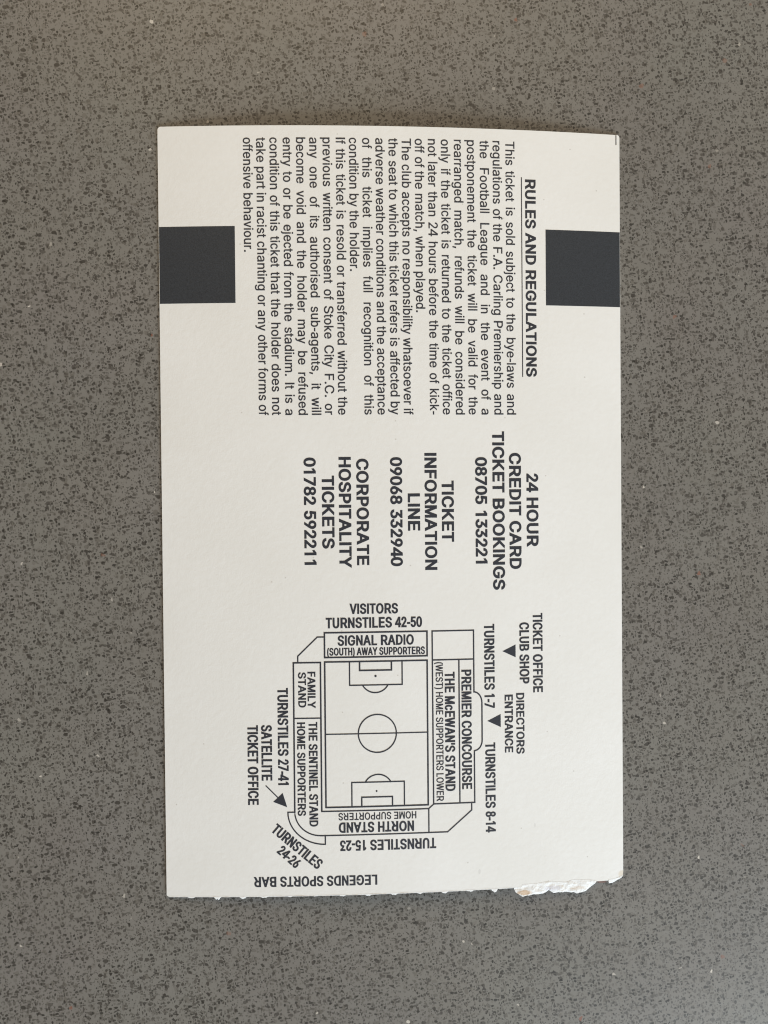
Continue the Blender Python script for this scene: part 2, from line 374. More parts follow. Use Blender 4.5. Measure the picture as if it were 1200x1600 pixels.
    'U': (517, '259,-8 222,-5 185,3 154,15 127,33 103,55 85,80 72,108 63,140 60,173 60,509 124,509 124,178 126,155 132,133 141,113 153,96 169,80 187,68 208,59 233,54 259,52 285,54 310,59 331,68 348,80 364,96 377,113 385,133 391,155 393,178 393,509 457,509 457,173 454,140 445,108 433,80 414,55 390,33 363,15 332,3 296,-5'),
    'V': (479, '204,0 16,509 84,509 192,206 215,137 248,31 235,31 267,138 290,206 395,509 463,509 278,0'),
    'W': (686, '155,0 16,509 82,509 163,196 175,145 187,94 197,40 189,40 200,94 211,145 224,196 306,509 380,509 462,196 474,145 486,94 497,40 488,40 499,94 510,145 523,196 603,509 670,509 530,0 455,0 368,323 351,391 336,475 350,475 335,395 318,323 230,0'),
    'Y': (472, '203,0 203,208 16,509 91,509 192,344 222,292 250,230 224,230 251,293 280,344 381,509 455,509 268,208 268,0'),
    'a': (389, '160,-9 137,-7 114,-2 94,5 77,15 60,29 48,45 39,63 33,85 30,108 32,128 36,146 43,161 53,173 65,184 78,193 92,200 109,206 125,211 178,220 234,227 265,235 271,240 274,247 276,255 276,257 274,271 271,285 267,297 260,306 250,315 240,322 227,327 212,330 196,331 179,330 163,327 149,322 137,316 126,309 118,301 100,274 41,291 51,312 64,331 79,346 95,358 114,368 133,375 153,380 174,383 194,384 239,379 255,375 271,368 286,360 299,350 312,336 322,320 330,301 335,277 337,251 337,0 277,0 277,52 272,52 252,25 242,16 229,8 215,1 199,-4 180,-7|170,45 191,47 211,52 228,59 242,68 254,80 263,93 270,107 274,123 276,138 276,190 259,182 231,176 200,171 175,168 134,159 123,153 112,147 103,139 97,130 93,118 92,105 93,93 97,82 102,72 109,64 119,57 130,52 142,49 156,46'),
    'b': (424, '229,-8 208,-7 188,-3 172,4 159,12 147,22 138,31 118,59 112,59 112,0 53,0 53,509 114,509 114,319 118,319 137,346 147,355 158,365 171,373 187,379 207,383 229,384 259,381 288,373 313,361 335,342 354,319 370,293 381,262 388,226 390,189 388,152 381,115 370,84 355,58 335,34 313,16 288,3 259,-5|220,47 242,49 262,56 279,66 294,79 306,97 316,117 322,139 327,164 328,189 327,214 322,239 316,261 307,280 294,298 280,311 263,321 242,327 220,330 199,328 178,321 161,312 147,299 134,282 125,263 118,241 114,216 113,189 114,163 119,137 125,115 135,96 147,78 162,65 179,55 199,49'),
    'c': (396, '207,-8 175,-5 144,3 117,16 94,35 72,59 56,85 45,116 37,151 34,187 37,224 45,260 56,291 72,317 94,341 117,360 144,373 175,381 207,384 225,384 243,381 260,377 276,371 291,364 305,356 318,346 330,334 340,322 348,308 356,293 362,277 303,262 290,289 270,311 242,325 207,330 184,327 163,320 145,310 131,296 118,278 108,258 102,236 98,212 96,187 98,163 102,139 108,117 118,98 131,80 145,66 163,56 184,49 207,46 243,52 271,66 292,89 304,117 363,102 357,86 350,70 341,56 331,44 319,32 306,21 292,13 276,5 261,-1 244,-5 225,-7'),
    'd': (424, '195,-8 166,-5 137,3 111,16 90,34 70,58 55,84 44,115 37,152 34,189 37,226 44,262 55,293 70,319 90,342 112,361 137,373 166,381 196,384 217,383 237,379 253,373 266,365 278,355 287,346 306,319 311,319 311,509 372,509 372,0 313,0 313,59 307,59 287,31 277,22 265,12 252,4 236,-3 217,-7|205,47 226,49 246,55 263,65 277,78 290,96 299,115 306,137 310,163 312,189 310,216 306,241 300,263 290,282 278,299 263,312 246,321 226,328 205,330 183,327 162,321 145,311 130,298 118,280 108,261 102,239 98,214 96,189 98,164 102,139 109,117 118,97 131,79 145,66 162,56 183,49'),
    'e': (404, '212,-8 178,-5 145,3 117,16 93,35 72,59 56,85 44,115 37,151 34,187 37,223 44,259 55,290 71,316 92,341 115,359 142,373 173,381 205,384 225,383 246,379 266,374 284,366 303,354 319,341 334,324 347,304 357,282 364,256 369,226 371,194 371,169 75,169 75,221 338,221 310,202 308,226 304,249 298,269 289,286 276,302 263,314 246,322 226,328 205,330 184,328 163,322 146,313 132,301 119,286 109,270 102,251 98,231 96,211 96,178 98,152 103,127 110,106 121,89 136,73 151,61 169,53 191,48 212,46 227,47 241,49 254,53 265,58 276,65 285,73 293,82 300,94 306,105 365,91 358,73 347,55 335,39 320,26 302,14 283,4 261,-2 237,-7'),
    'f': (253, '228,379 228,327 6,327 6,379|81,0 81,432 82,451 88,470 96,486 107,499 120,510 135,519 152,525 170,528 187,530 222,527 243,521 227,468 215,472 195,474 178,472 164,467 154,460 148,449 143,435 142,419 142,0'),
    'g': (425, '207,-151 181,-149 155,-145 134,-140 115,-132 97,-121 82,-110 70,-98 59,-83 51,-69 101,-41 122,-66 131,-74 142,-82 154,-88 169,-93 187,-96 207,-97 235,-95 261,-87 282,-75 298,-58 308,-33 311,-6 311,68 306,68 287,41 277,32 265,23 252,16 236,10 216,6 195,5 166,8 138,15 113,27 91,43 71,65 55,90 44,120 37,155 34,191 37,228 44,263 55,293 71,319 90,343 112,361 137,373 167,381 196,384 217,383 237,379 253,373 267,365 279,355 288,346 308,319 313,319 313,379 372,379 372,-9 370,-39 362,-67 350,-90 334,-108 313,-124 291,-136 265,-144 236,-149|205,59 226,61 247,67 264,75 278,87 290,103 300,121 306,142 311,167 312,193 311,218 307,243 300,264 291,282 278,299 264,312 247,321 226,328 205,330 183,328 162,321 145,312 131,298 118,281 109,262 102,241 98,217 96,193 98,168 102,143 109,123 118,105 131,88 145,76 163,67 183,61'),
    'h': (410, '114,227 114,0 53,0 53,509 114,509 114,287 102,287 116,318 133,344 152,362 174,374 201,382 227,384 251,382 275,377 295,369 313,356 328,340 341,321 349,298 355,270 357,240 357,0 296,0 296,235 293,262 285,286 273,304 256,317 234,326 210,329 193,328 176,324 161,317 148,308 136,296 126,283 120,266 115,247'),
    'i': (166, '53,0 53,379 114,379 114,0|84,443 73,444 63,448 54,455 47,463 43,473 41,483 43,494 47,504 54,512 63,518 73,522 84,524 95,522 105,518 114,512 120,504 125,494 126,483 125,473 120,463 114,455 105,448 95,444'),
    'j': (166, '53,379 114,379 114,-30 112,-52 108,-73 102,-90 92,-105 79,-119 65,-129 47,-136 26,-141 4,-143 -10,-143 -10,-87 2,-87 17,-85 31,-80 40,-72 47,-61 51,-46 53,-29|83,443 73,444 62,448 53,455 47,463 43,473 41,483 43,494 47,504 53,512 62,518 73,522 83,524 94,522 105,518 114,512 120,504 124,494 126,483 124,473 120,463 114,455 105,448 94,444'),
    'k': (380, '110,137 110,212 121,212 284,379 360,379 184,199 177,199|53,0 53,509 114,509 114,0|294,0 148,186 191,229 372,0'),
    'l': (169, '54,0 54,524 115,524 115,0'),
    'm': (610, '53,0 53,379 112,379 112,295 108,295 114,314 123,331 132,346 144,358 158,368 172,376 187,381 203,385 219,386 245,383 268,374 287,361 302,342 314,319 321,295 312,295 318,312 327,329 337,343 350,355 365,366 381,375 398,381 417,385 437,386 458,384 479,379 497,372 514,361 529,346 541,328 549,308 555,282 557,255 557,0 496,0 496,254 493,278 485,298 473,313 456,322 438,328 419,330 403,329 387,325 374,320 363,312 353,301 345,290 340,277 337,262 335,247 335,0 274,0 274,260 271,279 264,297 253,311 238,321 219,328 199,330 185,329 171,326 158,320 146,312 135,301 126,289 119,275 115,257 114,238 114,0'),
    'n': (410, '114,227 114,0 53,0 53,379 112,379 112,287 102,287 116,318 133,344 152,362 174,374 201,382 227,384 251,382 275,377 295,369 312,356 328,340 341,321 349,298 355,270 357,240 357,0 296,0 296,235 293,262 285,286 273,304 256,317 234,326 210,329 193,328 176,324 161,317 148,308 136,296 126,283 120,266 115,247'),
    'o': (415, '207,-8 175,-5 144,3 117,16 94,35 72,59 56,85 45,116 37,151 34,187 37,224 45,260 56,291 72,317 94,341 117,360 144,373 175,381 207,384 240,381 271,373 299,360 322,341 343,317 359,291 371,260 378,224 381,187 378,151 371,116 359,85 343,59 322,35 299,16 271,3 240,-5|207,46 230,49 252,56 270,66 285,80 298,98 307,117 313,139 318,163 319,187 318,212 313,236 307,258 298,278 285,296 270,310 252,320 230,327 207,330 184,327 163,320 145,310 131,296 118,278 108,258 102,236 98,212 96,187 98,163 102,139 108,117 118,98 131,80 145,66 163,56 184,49'),
    'p': (424, '53,-143 53,379 112,379 112,319 118,319 137,346 146,355 158,365 171,373 187,379 207,383 229,384 259,381 288,373 313,361 335,342 354,319 370,293 381,262 388,226 390,189 388,152 381,115 370,84 355,58 335,34 313,16 288,3 259,-5 229,-8 208,-7 189,-3 173,4 159,12 147,22 138,31 118,59 114,59 114,-143|220,47 242,49 262,56 279,66 294,79 306,97 316,117 322,139 327,164 328,189 327,214 322,239 316,261 307,280 294,298 280,311 263,321 242,327 220,330 199,328 178,321 161,312 147,299 134,282 125,263 118,241 114,216 113,189 114,163 119,137 125,115 135,96 147,78 162,65 179,55 199,49'),
    'r': (259, '53,0 53,379 112,379 112,321 115,321 124,338 137,354 152,367 171,376 192,383 213,385 229,384 243,384 243,322 230,324 207,326 190,324 174,320 159,315 146,306 135,295 126,284 119,270 115,253 114,237 114,0'),
    's': (365, '182,-8 157,-7 133,-3 112,3 94,12 76,24 62,38 51,54 41,74 36,94 94,107 101,88 111,72 124,60 140,52 160,47 181,45 205,48 227,53 244,62 257,74 265,88 268,103 266,115 261,126 254,136 243,143 229,150 212,155 149,170 119,180 92,193 72,208 59,227 50,250 47,274 49,294 55,314 65,332 79,346 96,360 115,370 137,378 162,383 187,384 211,383 234,379 254,372 271,364 286,352 299,339 309,324 318,307 324,290 268,277 262,291 253,304 243,316 228,325 209,330 187,333 167,331 147,325 131,317 119,306 111,292 109,277 111,264 116,253 124,243 136,236 153,229 172,223 229,209 260,200 287,186 306,171 319,153 328,130 331,107 329,86 322,65 312,47 298,32 280,17 260,6 236,-1 209,-6'),
    't': (227, '204,379 204,327 6,327 6,379|65,471 126,471 126,98 127,83 131,70 136,61 144,55 156,51 170,50 185,51 202,54 213,2 192,-3 168,-4 139,-1 112,8 92,21 78,41 68,65 65,93'),
    'u': (410, '182,-5 159,-3 135,2 115,11 97,23 82,40 69,59 60,82 55,110 53,139 53,379 114,379 114,144 117,118 125,94 137,75 154,62 176,53 200,50 217,52 234,56 249,62 262,71 274,83 283,97 290,113 294,132 296,153 296,379 357,379 357,0 298,0 298,92 307,92 294,61 276,35 257,17 235,5 209,-2'),
    'v': (389, '163,0 17,379 84,379 165,155 187,87 206,21 184,21 203,87 224,155 305,379 371,379 226,0'),
    'w': (567, '138,0 23,379 87,379 133,214 154,137 175,41 165,41 186,135 206,214 252,379 316,379 362,214 382,136 402,41 391,41 413,135 434,214 480,379 545,379 429,0 368,0 319,172 305,225 291,280 277,338 291,338 277,280 263,225 248,172 199,0'),
    'y': (389, '47,-139 61,-86 71,-87 104,-89 113,-86 122,-81 130,-74 138,-64 145,-51 151,-36 163,-1 17,379 84,379 165,155 187,87 206,21 184,21 202,87 224,155 305,379 371,379 204,-58 196,-76 186,-93 177,-107 165,-118 152,-128 139,-136 125,-141 108,-144 91,-145 65,-143'),
}
CAP = 509.0
ADV = dict(zip("ABCDEFGHIJKLMNOPQRSTUVWXYZ", (667,667,722,722,667,611,778,722,278,500,667,556,833,722,778,667,778,722,667,611,722,667,944,667,667,611)))
ADV.update(zip("abcdefghijklmnopqrstuvwxyz", (556,556,500,556,556,278,556,556,222,222,500,222,833,556,556,556,556,333,500,278,556,500,722,500,500,500)))
ADV.update({c: 556 for c in "0123456789"})
ADV.update({' ': 278, '.': 278, ',': 278, '-': 333, "'": 191, '(': 333, ')': 333})
ADVB = dict(ADV)
ADVB.update(dict(A=722, B=722, J=556, K=722, L=611, c=556))
ADVB.update({"'": 238})
WEIGHT = {'reg': (0.021, 0.017), 'ragged': (0.021, 0.017), 'bold': (0.062, 0.044), 'cond': (0.055, 0.036), 'condl': (0.034, 0.020)}
CON = {c: [[tuple(float(v) for v in p.split(',')) for p in k.split()] for k in s.split('|')] for c, (a, s) in GLYPHS.items()}
CACHE = {}

def glyph(ch, sx, k, ex, ey, cap):
    key = (ch, round(sx * k, 6), round(ex, 4), round(ey, 4), round(cap, 3))
    if key in CACHE: return CACHE[key]
    out = []
    for c in CON[ch]:
        pts = [(x * sx * k, ey + y * k * (cap - 2 * ey) / cap if ey else y * k) for x, y in c]
        n = len(pts)
        if ex or ey:
            q = []
            for i in range(n):
                p0, p1, p2 = (Vector(pts[j % n]) for j in (i - 1, i, i + 1))
                d0, d1 = (p1 - p0), (p2 - p1)
                if d0.length < 1e-9 or d1.length < 1e-9:
                    q.append(tuple(p1)); continue
                d0.normalize(); d1.normalize()
                n0, n1 = Vector((-d0.y, d0.x)), Vector((-d1.y, d1.x))
                mi = n0 + n1
                mi = mi / max(0.6, mi.dot(n0)) if mi.length > 1e-6 else n0
                q.append((p1.x + mi.x * ex, p1.y + mi.y * ey))
            pts = q
        out.append(pts)
    CACHE[key] = fill(out)
    return CACHE[key]

def write(pr, text, style, x, y, ang, cap, length):
    em = cap / 0.718
    wx, wy = WEIGHT[style]
    ex, ey = wx * cap, wy * cap
    adv = ADVB if style in ('bold', 'cond') else ADV
    k = cap / CAP
    def measure(sx):
        """pen position and stretch of every letter with horizontal scale sx"""
        pen, out = 0.0, []
        for ch in text:
            a = adv[ch] / 1000 * em * sx
            if ch != ' ':
                xs = [p[0] for c in CON[ch] for p in c]
                ia = GLYPHS[ch][0] * k
                s = max(a - .8 * ex, .3 * a) / ia            # stretch to the wanted advance width, weight included
                mid = (min(xs) + max(xs)) / 2 * k * s
                if ch.isdigit() and ch != '1': s *= 1.10    # figures fill their width
                sh = mid - (min(xs) + max(xs)) / 2 * k * s
                lo, hi = min(xs) * k * s, max(xs) * k * s
                out.append((ch, pen + sh + .4 * ex, s, pen + sh + lo - .6 * ex, pen + sh + hi + 1.4 * ex))
            pen += a
        return out
    lay = measure(1.0)
    nat = lay[-1][4] - lay[0][3]
    spaces = text.count(' ')
    extra = 0.0
    if style == 'reg':
        extra = (length - nat) / spaces
    else:
        lo, hi = 0.2, 2.0
        for _ in range(40):
            mid = (lo + hi) / 2
            lay = measure(mid)
            if lay[-1][4] - lay[0][3] < length: lo = mid
            else: hi = mid
    off = lay[0][3]
    ca, sa = math.cos(math.radians(ang)), math.sin(math.radians(ang))
    idx = 0
    n = 0
    for ch in text:
        if ch == ' ':
            n += 1
            continue
        _, pen, s, _, _ = lay[idx]; idx += 1
        px = pen - off + n * extra
        vs, fs = glyph(ch, s, k, ex, ey, cap)
        pr.add([(x + (px + u) * ca - v * sa, y + (px + u) * sa + v * ca) for u, v in vs], fs)

# every printed line: block, words, style, start x, y (mm from the card's centre), direction, capital height, length
LINES = [
    ('rules0', 'This ticket is sold subject to the bye-laws and', 'reg', 19.45, 63.76, -90, 1.613, 47.1),
    ('rules0', 'regulations of the F.A. Carling Premiership and', 'reg', 17.2, 63.76, -90, 1.613, 47.1),
    ('rules0', 'the Football League and in the event of a', 'reg', 14.95, 63.76, -90, 1.613, 47.1),
    ('rules0', 'postponement the ticket will be valid for the', 'reg', 12.71, 63.76, -90, 1.613, 47.1),
    ('rules0', 'rearranged match, refunds will be considered', 'reg', 10.46, 63.76, -90, 1.613, 47.1),
    ('rules0', 'only if the ticket is returned to the ticket office', 'reg', 8.21, 63.76, -90, 1.613, 47.1),
    ('rules0', 'not later than 24 hours before the time of kick-', 'reg', 5.97, 63.76, -90, 1.613, 47.1),
    ('rules0', 'off of the match, when played.', 'ragged', 3.72, 63.76, -90, 1.613, 29.6),
    ('rules1', 'The club accepts no responsibility whatsoever if', 'reg', 1.47, 63.76, -90, 1.613, 47.1),
    ('rules1', 'the seat to which this ticket refers is affected by', 'reg', -0.78, 63.76, -90, 1.613, 47.1),
    ('rules1', 'adverse weather conditions and the acceptance', 'reg', -3.02, 63.76, -90, 1.613, 47.1),
    ('rules1', 'of this ticket implies full recognition of this', 'reg', -5.27, 63.76, -90, 1.613, 47.1),
    ('rules1', 'condition by the holder.', 'ragged', -7.52, 63.76, -90, 1.613, 22.65),
    ('rules2', 'If this ticket is resold or transferred without the', 'reg', -9.76, 63.76, -90, 1.613, 47.1),
    ('rules2', 'previous written consent of Stoke City F.C. or', 'reg', -12.01, 63.76, -90, 1.613, 47.1),
    ('rules2', 'any one of its authorised sub-agents, it will', 'reg', -14.26, 63.76, -90, 1.613, 47.1),
    ('rules2', 'become void and the holder may be refused', 'reg', -16.5, 63.76, -90, 1.613, 47.1),
    ('rules2', 'entry to or be ejected from the stadium. It is a', 'reg', -18.75, 63.76, -90, 1.613, 47.1),
    ('rules2', 'condition of this ticket that the holder does not', 'reg', -21.0, 63.76, -90, 1.613, 47.1),
    ('rules2', 'take part in racist chanting or any other forms of', 'reg', -23.25, 63.76, -90, 1.613, 47.1),
    ('rules2', 'offensive behaviour.', 'ragged', -25.49, 63.76, -90, 1.613, 19.35),
    ('heading', 'RULES AND REGULATIONS', 'bold', 22.88, 57.35, -90, 1.892, 34.11),
    ('contact0', '24 HOUR', 'bold', 22.78, 6.44, -90, 2.114, 12.72),
    ('contact0', 'CREDIT CARD', 'bold', 19.72, 10.04, -90, 2.114, 20.17),
    ('contact0', 'TICKET BOOKINGS', 'bold', 16.78, 13.77, -90, 2.114, 27.45),
    ('num0', '08705 133221', 'bold', 13.76, 9.32, -90, 2.07, 18.4),
    ('contact1', 'TICKET', 'bold', 7.89, 5.3, -90, 2.114, 10.55),
    ('contact1', 'INFORMATION', 'bold', 4.94, 10.08, -90, 2.114, 20.14),
    ('contact1', 'LINE', 'bold', 2.02, 3.15, -90, 2.114, 6.41),
    ('num1', '09068 332940', 'bold', -0.98, 9.39, -90, 2.07, 18.73),
    ('contact2', 'CORPORATE', 'bold', -6.78, 9.16, -90, 2.114, 18.25),
    ('contact2', 'HOSPITALITY', 'bold', -9.79, 9.47, -90, 2.114, 18.96),
    ('contact2', 'TICKETS', 'bold', -12.68, 6.29, -90, 2.114, 12.47),
    ('num2', '01782 592211', 'bold', -15.74, 9.4, -90, 2.07, 18.33),
    ('label:turnstile_label', 'VISITORS', 'cond', -8.11, -17.43, 0, 1.769, 8.3),
    ('label:turnstile_label', 'TURNSTILES 42-50', 'cond', -12.23, -19.84, 0, 1.814, 16.55),
    ('name:south', 'SIGNAL RADIO', 'cond', -10.23, -22.86, 0, 1.78, 13.1),
    ('name:south', '(SOUTH) AWAY SUPPORTERS', 'cond', -12.05, -24.53, 0, 1.324, 16.83),
    ('name:west', 'PREMIER CONCOURSE', 'cond', 11.07, -27.41, -90, 1.758, 20.75),
    ('name:west', "THE McEWAN'S STAND", 'cond', 8.16, -27.71, -90, 1.747, 20.68),
    ('name:west', '(WEST) HOME SUPPORTERS LOWER', 'condl', 6.6, -25.99, -90, 1.268, 24.07),
    ('label:turnstile_label', 'TURNSTILES 1-7', 'cond', 15.1, -19.56, -90, 1.825, 14.63),
    ('label:ticket_office_label', 'TICKET OFFICE', 'cond', 23.75, -17.87, -90, 1.736, 13.87),
    ('label:ticket_office_label', 'CLUB SHOP', 'cond', 21.35, -19.44, -90, 1.736, 10.7),
    ('label:entrance_label', 'DIRECTORS', 'cond', 20.7, -31.74, -90, 1.446, 10.62),
    ('label:entrance_label', 'ENTRANCE', 'cond', 18.65, -31.97, -90, 1.469, 10.09),
    ('label:turnstile_label', 'TURNSTILES 8-14', 'cond', 15.17, -40.19, -90, 1.78, 15.69),
    ('label:turnstile_label', 'TURNSTILES 27-41', 'cond', -20.6, -29.95, -90, 1.814, 16.68),
    ('label:ticket_office_label', 'SATELLITE', 'cond', -23.42, -36.28, -90, 1.825, 9.56),
    ('label:ticket_office_label', 'TICKET OFFICE', 'cond', -25.78, -36.3, -90, 1.814, 13.7),
    ('name:east', 'FAMILY', 'cond', -15.44, -27.23, -90, 1.369, 6.25),
    ('name:east', 'STAND', 'cond', -17.04, -27.31, -90, 1.357, 6.05),
    ('name:east', 'THE SENTINEL STAND', 'cond', -15.33, -35.87, -90, 1.513, 17.99),
    ('name:east', 'HOME SUPPORTERS', 'cond', -17.31, -35.9, -90, 1.402, 16.09),
    ('name:north', 'HOME SUPPORTERS', 'condl', 3.06, -51.64, 180, 1.246, 13.41),
    ('name:north', 'NORTH STAND', 'cond', 2.65, -53.26, 180, 1.78, 12.97),
    ('label:turnstile_label', 'TURNSTILES 15-23', 'cond', 6.47, -56.37, 180, 1.814, 16.6),
    ('label:bar_label', 'LEGENDS SPORTS BAR', 'cond', -3.78, -62.4, 180, 1.758, 21.14),
    ('label:turnstile_label', 'TURNSTILES', 'cond', -22.01, -54.53, -40.6, 1.814, 10.44),
    ('label:turnstile_label', '24-26', 'cond', -21.05, -58.17, -42.1, 1.702, 4.37),
]

# ---------------------------------------------------------------- setting: the counter
def countertop():
    bm = bmesh.new()
    bmesh.ops.create_cube(bm, size=1.0)
    for v in bm.verts:
        v.co = Vector((v.co.x * 0.90, v.co.y * 0.65, v.co.z * 0.030 - 0.015))
    bmesh.ops.bevel(bm, geom=[e for e in bm.edges], offset=0.003, segments=3, affect='EDGES')
    me = bpy.data.meshes.new('countertop')
    bm.to_mesh(me); bm.free()
    me.materials.append(M_QUARTZ)
    o = bpy.data.objects.new('countertop', me)
    COL.objects.link(o)
    o['label'] = 'polished brown grey speckled quartz worktop under the ticket'
    o['kind'] = 'structure'
    return o

countertop()

# ---------------------------------------------------------------- the ticket
ticket = bpy.data.objects.new('match_ticket', None)
ticket.empty_display_size = 0.02
COL.objects.link(ticket)
ticket['label'] = 'white card ticket printed with rules and stadium plan, torn along one short end'
ticket['category'] = 'ticket'

HW, HH = W / 2, H / 2

# torn flap (upper limit = where the printed face stops, lower limit = ragged end) and the little perforation nubs
FLAP_LOW = [(20.07,-65.87),(20.19,-66.21),(20.41,-66.67),(20.98,-67.1),(21.66,-67.54),(22.46,-67.36),(23.73,-67.27),(24.88,-67.26),(25.57,-67.17),(26.21,-66.81),(26.38,-66.65),(26.84,-67.02),(27.3,-67.22),(28.23,-67.15),(29.51,-67.17),(30.32,-67.37),(30.9,-67.35),(31.49,-67.62),(32.07,-67.49),(33.13,-67.23),(33.84,-66.77),(34.43,-66.36),(34.9,-65.94),(35.02,-65.65)]
FLAP_UP = [(20.07,-65.75),(21.4,-65.8),(21.67,-65.3),(23.74,-65.35),(24.89,-65.2),(26.27,-65.05),(27.77,-65.2),(29.52,-65.4),(30.68,-65.05),(33.26,-65.2),(35.02,-65.5)]
CORNER_LOW = [(37.25,-65.6),(37.3,-66.22),(38.1,-66.15),(39.06,-65.68),(39.72,-65.3),(39.95,-65.0)]
CORNER_UP = [(37.25,-65.5),(38.2,-65.45),(39.0,-65.25),(39.95,-64.9)]
NUBS = [(-36.4,-35.0,.16),(-31.8,-30.6,.36),(-27.4,-26.3,.30),(-23.9,-22.5,.18),(-19.2,-18.3,.12),(-14.9,-14.0,.10),(-10.3,-9.2,.14),(-5.9,-4.8,.20),(-1.5,-.3,.22),(3.0,4.1,.18),(7.3,8.5,.24),(11.7,13.0,.20),(16.1,17.2,.44)]

def interp(tab, x):
    if x <= tab[0][0]: return tab[0][1]
    for (x0, y0), (x1, y1) in zip(tab, tab[1:]):
        if x <= x1: return y0 + (y1 - y0) * (x - x0) / max(1e-6, x1 - x0)
    return tab[-1][1]

def rnd(x, s, seed=0.0):
    return noise.noise(Vector((x * s, seed, 0.37)))

def card_outline():
    pts = []
    def arc(cx, cy, r, a0, a1, n=6):
        for i in range(n + 1):
            a = math.radians(a0 + (a1 - a0) * i / n)
            pts.append((cx + r * math.cos(a), cy + r * math.sin(a)))
    arc(-HW + .55, HH - .55, .55, 180, 90)
    pts.append((0, HH))
    arc(HW - .45, HH - .45, .45, 90, 0)
    pts.append((HW, -64.0))
    for x, y in reversed(CORNER_UP): pts.append((min(x, HW - .02), y))
    pts.append((37.22, -65.62)); pts.append((36.2, -65.63)); pts.append((35.05, -65.62))
    for x, y in reversed(FLAP_UP[:-1]): pts.append((x, y))
    x = 19.9
    while x > -HW + .6:
        pts.append((x, -HH + .03 + .05 * rnd(x, 1.1) + .02 * rnd(x, 5.0)))
        x -= .5
    arc(-HW + .45, -HH + .45, .4, 270, 180, 4)
    # sides: follow the bow of the card in short steps
    out = []
    n = len(pts)
    for i in range(n):
        a, b = Vector(pts[i]), Vector(pts[(i + 1) % n])
        k = max(1, int((b - a).length / 1.0))
        out += [tuple(a.lerp(b, j / k)) for j in range(k)]
    return out

def build_card():
    ol = card_outline()
    vs = [Vector(p) for p in ol]
    n = len(vs)
    es = [(i, (i + 1) % n) for i in range(n)]
    # inner ring just inside the cut edge, so the edge can be slightly rounded off
    for x in range(-39, 40):
        for y in range(-62, 65, 4):
            vs.append(Vector((x, y)))
    r = delaunay_2d_cdt(vs, es, [list(range(n))], 1, 1e-7)
    tv, tf = [(v.x, v.y) for v in r[0]], [tuple(f) for f in r[2]]
    tf = [f if (r[0][f[1]] - r[0][f[0]]).cross(r[0][f[2]] - r[0][f[0]]) > 0 else f[::-1] for f in tf]
    N = len(tv)
    count = {}
    for f in tf:
        for i in range(3):
            e = (f[i], f[(i + 1) % 3]); count[e] = 1
    rim = [e for e in count if (e[1], e[0]) not in count]
    verts = [(x, y, sheet_z(x)) for x, y in tv] + [(x, y, sheet_z(x) - THICK + .005) for x, y in tv]
    faces = list(tf) + [tuple(i + N for i in reversed(f)) for f in tf]
    faces += [(b, a, a + N, b + N) for a, b in rim]
    return link_mesh('card', verts, faces, M_PAPER, ticket)

build_card()

def torn_strip(verts, faces, x0, x1, up, low, seed, rough):
    nx = max(6, int((x1 - x0) / .09)); ny = 9
    b = len(verts)
    for i in range(nx + 1):
        x = x0 + (x1 - x0) * i / nx
        yu = up(x) + .06
        yl = low(x)
        for j in range(ny + 1):
            t = j / ny
            y = yu + (yl - yu) * t
            depth = max(0.0, yu - yl)
            h = sheet_z(x) + .015 - .14 * min(1.0, depth / 1.2) * t ** 1.4
            lump = noise.fractal(Vector((x * .75, y * 1.3, seed)), 0.9, 2.1, 4)
            h += rough * lump * min(1, 4 * t)
            if t > .85: h -= .10 * (t - .85) / .15
            verts.append((x + .03 * rnd(y + x, 3.0, seed), y, max(h, sheet_z(x) - THICK + .03)))
    for i in range(nx):
        for j in range(ny):
            a = b + i * (ny + 1) + j
            faces.append((a, a + 1, a + ny + 2, a + ny + 1))
    # underside
    c = len(verts)
    for i in range(nx + 1):
        p = verts[b + i * (ny + 1)]; q = verts[b + i * (ny + 1) + ny]
        verts.append((p[0], p[1], sheet_z(p[0]) - THICK + .01)); verts.append((q[0], q[1], sheet_z(q[0]) - THICK + .01))
    for i in range(nx):
        p0, q0, p1, q1 = c + 2 * i, c + 2 * i + 1, c + 2 * i + 2, c + 2 * i + 3
        faces.append((p0, p1, q1, q0))
        a, d = b + i * (ny + 1) + ny, b + (i + 1) * (ny + 1) + ny
        faces.append((a, q0, q1, d))

def build_torn_edge():
    verts, faces = [], []
    def low(x):
        d = .05 + .03 * rnd(x, 4.0, 2.0)
        for a, b, h in NUBS:
            if a - .15 < x < b + .15:
                t = (x - a) / (b - a)
                t = min(1, max(0, t))
                d = max(d, 1.4 * h * (math.sin(math.pi * t) ** .6) * (1 + .5 * rnd(x, 6.0, 5.0)))
        return -HH - d
    torn_strip(verts, faces, -HW + .5, 20.0, lambda x: -HH + .05, low, 1.0, .03)
    torn_strip(verts, faces, 20.08, 35.0, lambda x: interp(FLAP_UP, x), lambda x: interp(FLAP_LOW, x) + .08 * rnd(x, 4.0, 8.0), 4.0, .11)
    torn_strip(verts, faces, 37.27, 39.93, lambda x: interp(CORNER_UP, x), lambda x: interp(CORNER_LOW, x) + .04 * rnd(x, 4.0, 3.0), 6.0, .06)
    return link_mesh('torn_edge', verts, faces, M_TORN, ticket)

build_torn_edge()

def printed_square(x0, x1, y0, y1):
    verts, faces = [], []
    nx, ny = 14, 2
    for i in range(nx + 1):
        for j in range(ny + 1):
            x = x0 + (x1 - x0) * i / nx
            verts.append((x, y0 + (y1 - y0) * j / ny, sheet_z(x) + .012))
    for i in range(nx):
        for j in range(ny):
            a = i * (ny + 1) + j
            faces.append((a, a + ny + 1, a + ny + 2, a + 1))
    return link_mesh('printed_square', verts, faces, M_BLOCK, ticket)

